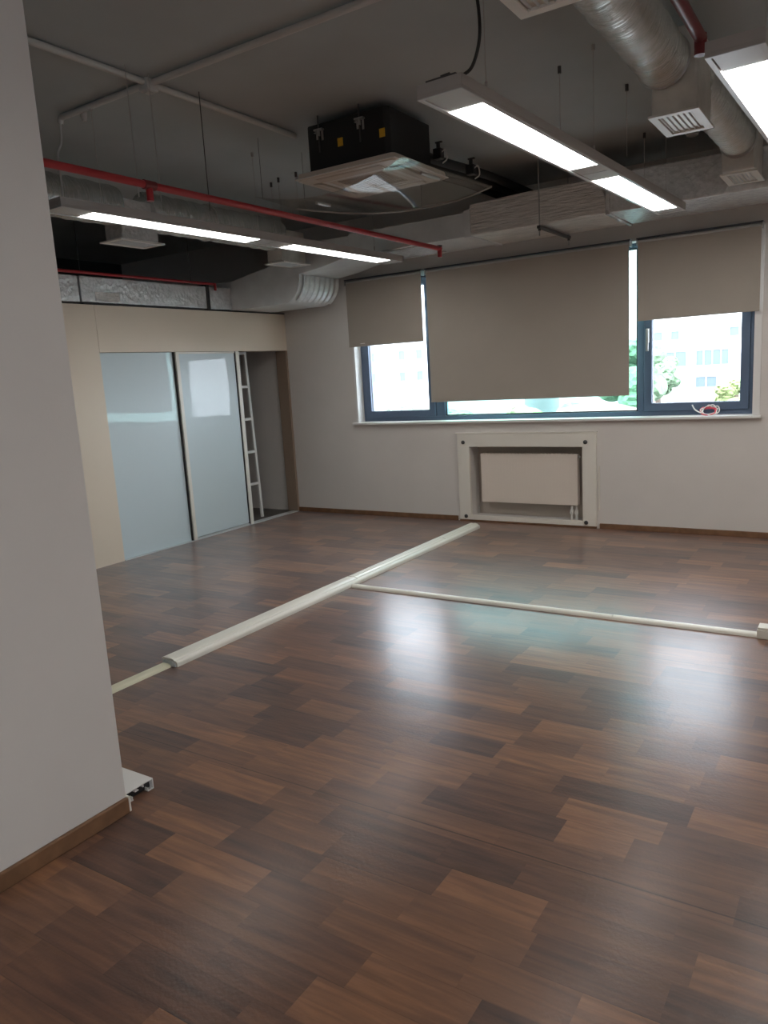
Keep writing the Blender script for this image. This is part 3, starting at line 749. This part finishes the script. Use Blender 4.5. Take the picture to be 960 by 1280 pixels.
# ------------------------------------------------------------------ sprinkler pipes
sp = empty('sprinkler_pipe', (-3.505, 4.3, 2.70), 'long bright red sprinkler pipe passing under the acrylic deflector', 'pipe')
MB().tube([(-3.51, 1.6, 2.775), (-3.495, 6.60, 2.775)], .021, 14).build('pipe', RED, sp, smooth=True)
MB().tube([(-3.495, 6.585, 2.795), (-3.495, 6.585, 2.70)], .020, 12).build('drop', RED, sp, smooth=True)
MB().tube([(-3.495, 6.585, 2.79), (-3.495, 6.585, 2.803)], .026, 12).build('fitting', DSTEEL, sp, smooth=True)
MB().tube([(-3.505, 3.16, 2.775), (-3.505, 3.16, 2.69)], .020, 12).build('drop', RED, sp, smooth=True)
MB().tube([(-3.505, 3.12, 2.775), (-3.505, 3.20, 2.775)], .026, 14).build('fitting', DRED, sp, smooth=True)
for y in (3.08, 3.24):
    MB().tube([(-3.505, y, 2.70), (-3.505, y, CZ-.001)], .003, 6).build('hanger_rod', STEEL, sp)
MB().tube([(-3.50, 3.62, 2.70), (-3.50, 3.62, CZ-.001)], .003, 6).build('hanger_rod', DSTEEL, sp)
s2 = empty('sprinkler_pipe', (-6.12, 5.0, 2.69), 'thin red sprinkler pipe along the top of the partition duct', 'pipe')
MB().tube([(-6.122, 2.6, 2.722), (-6.122, 6.30, 2.722)], .014, 12).build('pipe', RED, s2, smooth=True)
MB().tube([(-6.112, 6.29, 2.73), (-6.112, 6.29, 2.655)], .014, 12).build('drop', RED, s2, smooth=True)
for y in (4.6, 5.95):
    MB().tube([(-6.122, y, 2.722), (-6.122, y, CZ-.001)], .003, 6).build('hanger_rod', DSTEEL, s2)
s3 = empty('sprinkler_pipe', (-.715, 2.8, 2.90), 'dark red sprinkler pipe beside the thick right duct', 'pipe')
MB().tube([(-.71, 1.0, 3.01), (-.715, 3.86, 3.01)], .026, 14).build('pipe', DRED, s3, smooth=True)
MB().tube([(-.715, 3.845, 3.025), (-.715, 3.845, 2.94)], .026, 14).build('drop', DRED, s3, smooth=True)

# ------------------------------------------------------------------ conduits on the ceiling
cz = CZ - .022
tag(MB().tube([(-3.575, 1.0, cz), (-3.575, 3.258, cz)], .018, 12).tube([(-3.575, 3.342, cz), (-3.575, 4.62, cz)], .018, 12).build('conduit', CONDUIT, smooth=True), 'grey conduit on the ceiling leading to the air conditioner', 'conduit', 'ceiling conduits')
cb = MB().tube([(-.6, 3.29, cz-.002), (-3.538, 3.30, cz-.002)], .018, 12).build('conduit', CONDUIT, smooth=True)
tag(cb, 'grey conduit on the ceiling crossing toward the middle light fixture', 'conduit', 'ceiling conduits')
tag(MB().tube(bez([(-3.622, 3.30, cz), (-4.30, 3.31, cz), (-4.40, 3.315, cz), (-4.42, 3.315, cz-.03)], 20), .018, 12).build('conduit', CONDUIT, smooth=True), 'short grey conduit ending in the hanging white cable', 'conduit', 'ceiling conduits')
jb = empty('junction_box', (-3.58, 3.30, cz-.03), 'small grey junction box where the ceiling conduits cross', 'box')
MB().box(-3.62, 3.26, cz-.045, -3.54, 3.34, CZ-.001).build('box', CONDUIT, jb, bevel=.006)
MB().box(-3.60, 3.28, cz-.052, -3.56, 3.32, cz-.045).build('lid', CONDUIT, jb)
tag(MB().tube([(-4.22, 3.34, CZ-.001), (-4.22, 3.34, CZ-.05), (-4.22, 3.34, CZ-.075)], .02, 12, radii=[.02, .02, .012]).build('sensor', GREYP, smooth=True), 'small cylindrical sensor hanging beside the short conduit', 'sensor')
tag(MB().tube(bez([(-4.42, 3.315, cz-.031), (-4.43, 3.31, cz-.14), (-4.40, 3.25, 3.12), (-4.33, 3.20, 2.95), (-4.26, 3.14, 2.79)], 30), .0065, 8).build('hanging_cable', CABLEW, smooth=True), 'thin white cable hanging from the conduit down to the left light fixture', 'cable')
# free hanging rods
def rod(x, y, zb, label):
    r = empty('hanger_rod', (x, y, zb), label, 'rod', 'loose ceiling rods')
    MB().tube([(x, y, zb), (x, y, CZ-.001)], .002, 6).build('wire', GREYP, r)
    MB().tube([(x, y, CZ-.04), (x, y, CZ-.001)], .011, 8).build('anchor', DSTEEL, r)
rod(-1.665, 4.74, 2.82, 'thin loose rod hanging left of the middle light suspension, nearest the air conditioner')
rod(-1.43, 5.33, 2.95, 'thin loose rod hanging behind the middle light suspension')
rod(-1.61, 6.50, 2.96, 'thin loose rod hanging just in front of the window duct')
rod(-4.60, 5.55, 3.0, 'loose rod hanging left of the acrylic deflector, farthest from it')
rod(-4.45, 5.47, 3.0, 'loose rod hanging left of the acrylic deflector, middle of three')
rod(-4.23, 5.44, 3.0, 'loose rod hanging left of the acrylic deflector, closest to it')
sd = empty('smoke_detector', (-1.30, 6.72, CZ-.045), 'round white smoke detector on the ceiling near the right duct', 'smoke detector')
MB().tube([(-1.30, 6.72, CZ-.001), (-1.30, 6.72, CZ-.02)], .055, 24).build('base', WHITEP, sd, smooth=True)
MB().tube([(-1.30, 6.72, CZ-.02), (-1.30, 6.72, CZ-.038), (-1.30, 6.72, CZ-.045)], .045, 24, radii=[.046, .042, .025]).build('cap', WHITEP, sd, smooth=True)

# ------------------------------------------------------------------ outdoors
struct(MB().box(-90, 8.3, -9.2, 60, 130, -9).build('ground', GROUND))
def owin(parent, x0, x1, z0, z1, y, nb=2):
    f_ = MB().frame('y', y-.06, y+.02, x0, z0, x1, z1, .07)
    for k in range(1, nb): 
        xx = x0 + (x1-x0)*k/nb; f_.box(xx-.035, y-.05, z0+.06, xx+.035, y+.01, z1-.06)
    f_ = f_.build('window', OFRAME, parent)
    MB().box(x0+.05, y-.02, z0+.05, x1-.05, y+.0, z1-.05).build('pane', OWIN, f_)
bA = empty('apartment_building', (-5, 50, -9), 'white apartment building seen through the right sash', 'building')
MB().box(-16.5, 46, -9, 10, 54, 16).build('wall', FACADE, bA)
MB().box(-16.8, 45.7, 16, 10.3, 54.3, 16.5).build('roof', ROOFG, bA)
for z in (1.05, 4.2, 7.4):
    for x0, x1, nb in ((-11.0, -9.0, 3), (-8.6, -6.8, 4), (-5.2, -3.2, 3), (-14.6, -12.8, 2), (-1.5, 1, 3)):
        owin(bA, x0, x1, z, z+.95, 46, nb)
for x0, x1 in ((-10.95, -10.3), (-9.95, -9.4), (-6.9, -6.3), (-13.9, -13.2)): owin(bA, x0, x1, 2.55, 3.15, 46, 1)
for x0, x1 in ((-8.6, -7.4), (-6.2, -5.0), (-11.5, -10.4)): owin(bA, x0, x1, -.15, .55, 46, 2)
bB = empty('apartment_building', (-30, 50, -9), 'pale apartment building seen through the narrow left sash', 'building')
MB().box(-44, 46.5, -9, -19, 55, 15).build('wall', FACADE2, bB)
MB().box(-44.3, 46.2, 15, -18.7, 55.3, 15.4).build('roof', ROOFG, bB)
for z in (1.05, 2.5, 4.3, 6.2):
    for x in (-36, -33.4, -30.8, -28.3, -26.9, -24.2, -21.6):
        owin(bB, x, x+.6, z, z+.75, 46.5, 1)
MB().box(-43, 46.3, .30, -20, 46.5, .42).build('ledge', ROOFG, bB)
bC = empty('low_building', (-4, 28, -9), 'low building with white roof in front of the apartment building', 'building')
MB().box(-6.6, 22, -9, 9, 36, -.55).build('wall', FACADE, bC)
MB().box(-6.8, 21.8, -.55, 9.2, 36.2, -.35).build('roof', ROOFG, bC)
bD = empty('low_building', (-7, 24, -9), 'small building with red roof below the middle pane', 'building')
MB().box(-8.6, 23, -9, -6.9, 27, -.25).build('wall', FACADE, bD)
MB().prism([(-8.8, -.25), (-6.75, -.25), (-6.75, -.05), (-8.2, .30)], 'y', 22.8, 27.2).build('roof', ROOFR, bD)
def tree(x, y, zt, r, mat, label):
    t = empty('tree', (x, y, -9), label, 'tree', 'trees outside the window')
    MB().tube([(x, y, -9), (x+.1, y, -4), (x, y, zt-r)], .2, 8, radii=[.25, .2, .12]).build('trunk', BARK, t, smooth=True)
    rnd = random.Random(int(x*31+y)); m = MB()
    for k in range(16):
        a = rnd.random()*6.28; rr = r*(.35+.5*rnd.random()); hh = rnd.random()
        m.ball((x+rr*math.cos(a), y+rr*math.sin(a), zt-r*.45-hh*r*1.6), r*(.35+.2*rnd.random()), (1, 1, .8), 3)
    for v in m.bm.verts:
        v.co += v.co.normalized()*(rnd.random()-.5)*.22
    m.build('crown', mat, t)
tree(-21.5, 35, .35, 1.7, LEAFA, 'green tree outside at the near end of the middle window gap')
tree(-17.3, 32, .25, 1.7, LEAFA, 'green tree outside left of the middle pane centre')
tree(-13.6, 32, .45, 1.7, LEAFB, 'yellow green tree outside under the wide blind')
tree(-9.6, 29.5, .3, 1.6, LEAFA, 'green tree outside toward the right end of the wide blind')
tree(-9.3, 34, 3.0, 1.5, LEAFA, 'tall green tree outside behind the gap between the blinds')
tree(-28.8, 40, .35, 1.9, LEAFB, 'pale green tree below the left building')
tree(-24.2, 40, .1, 1.8, LEAFA, 'dark green tree below the left building')
tree(-9.7, 42, 2.0, 1.0, LEAFA, 'small tree in front of the white apartment building')
tree(-5.6, 40, .6, .9, LEAFB, 'yellow green bush tree beside the lower windows of the white building')

# ------------------------------------------------------------------ sky, portal, camera
W = bpy.data.worlds.new('World'); S.world = W; W.use_nodes = True
bg = W.node_tree.nodes['Background']; bg.inputs[0].default_value = (.86, .93, 1.0, 1); bg.inputs[1].default_value = 7.2
L = bpy.data.lights.new('window_portal', 'AREA'); L.shape = 'RECTANGLE'; L.size = WX1-WX0; L.size_y = WZ1-WZ0
L.cycles.is_portal = True
lo = bpy.data.objects.new('window_portal', L); COL.objects.link(lo)
lo.location = ((WX0+WX1)/2, YB+.33, (WZ0+WZ1)/2); lo.rotation_euler = (math.radians(-90), 0, 0)

L = bpy.data.lights.new('window_portal', 'AREA'); L.shape = 'RECTANGLE'; L.size = RZ1-RZ0; L.size_y = RY1-RY0
L.cycles.is_portal = True
lo = bpy.data.objects.new('window_portal', L); COL.objects.link(lo)
lo.location = (2.61, (RY0+RY1)/2, (RZ0+RZ1)/2); lo.rotation_euler = (0, math.radians(90), 0)

cam = bpy.data.cameras.new('camera'); co = bpy.data.objects.new('camera', cam); COL.objects.link(co)
cam.sensor_fit = 'HORIZONTAL'; cam.sensor_width = 36.0; cam.lens = 950.775/960*36
cam.clip_start = .05; cam.clip_end = 500
R = Matrix(((.8423132010755358, .5358216790032195, -.05834037713329193),
            (-.5369291167361812, .824712457489932, -.17764145366952286),
            (-.047070106169289735, .18095438864832142, .9823644508705127)))
m4 = Matrix((R[0], R[2], -R[1])).transposed().to_4x4()
m4.translation = Vector((0, 0, 1.65))
co.matrix_world = m4
S.camera = co
S.view_settings.view_transform = 'Standard'; S.view_settings.look = 'None'
S.view_settings.gamma = 1.0; S.view_settings.use_curve_mapping = False
S.view_settings.exposure = 1.2
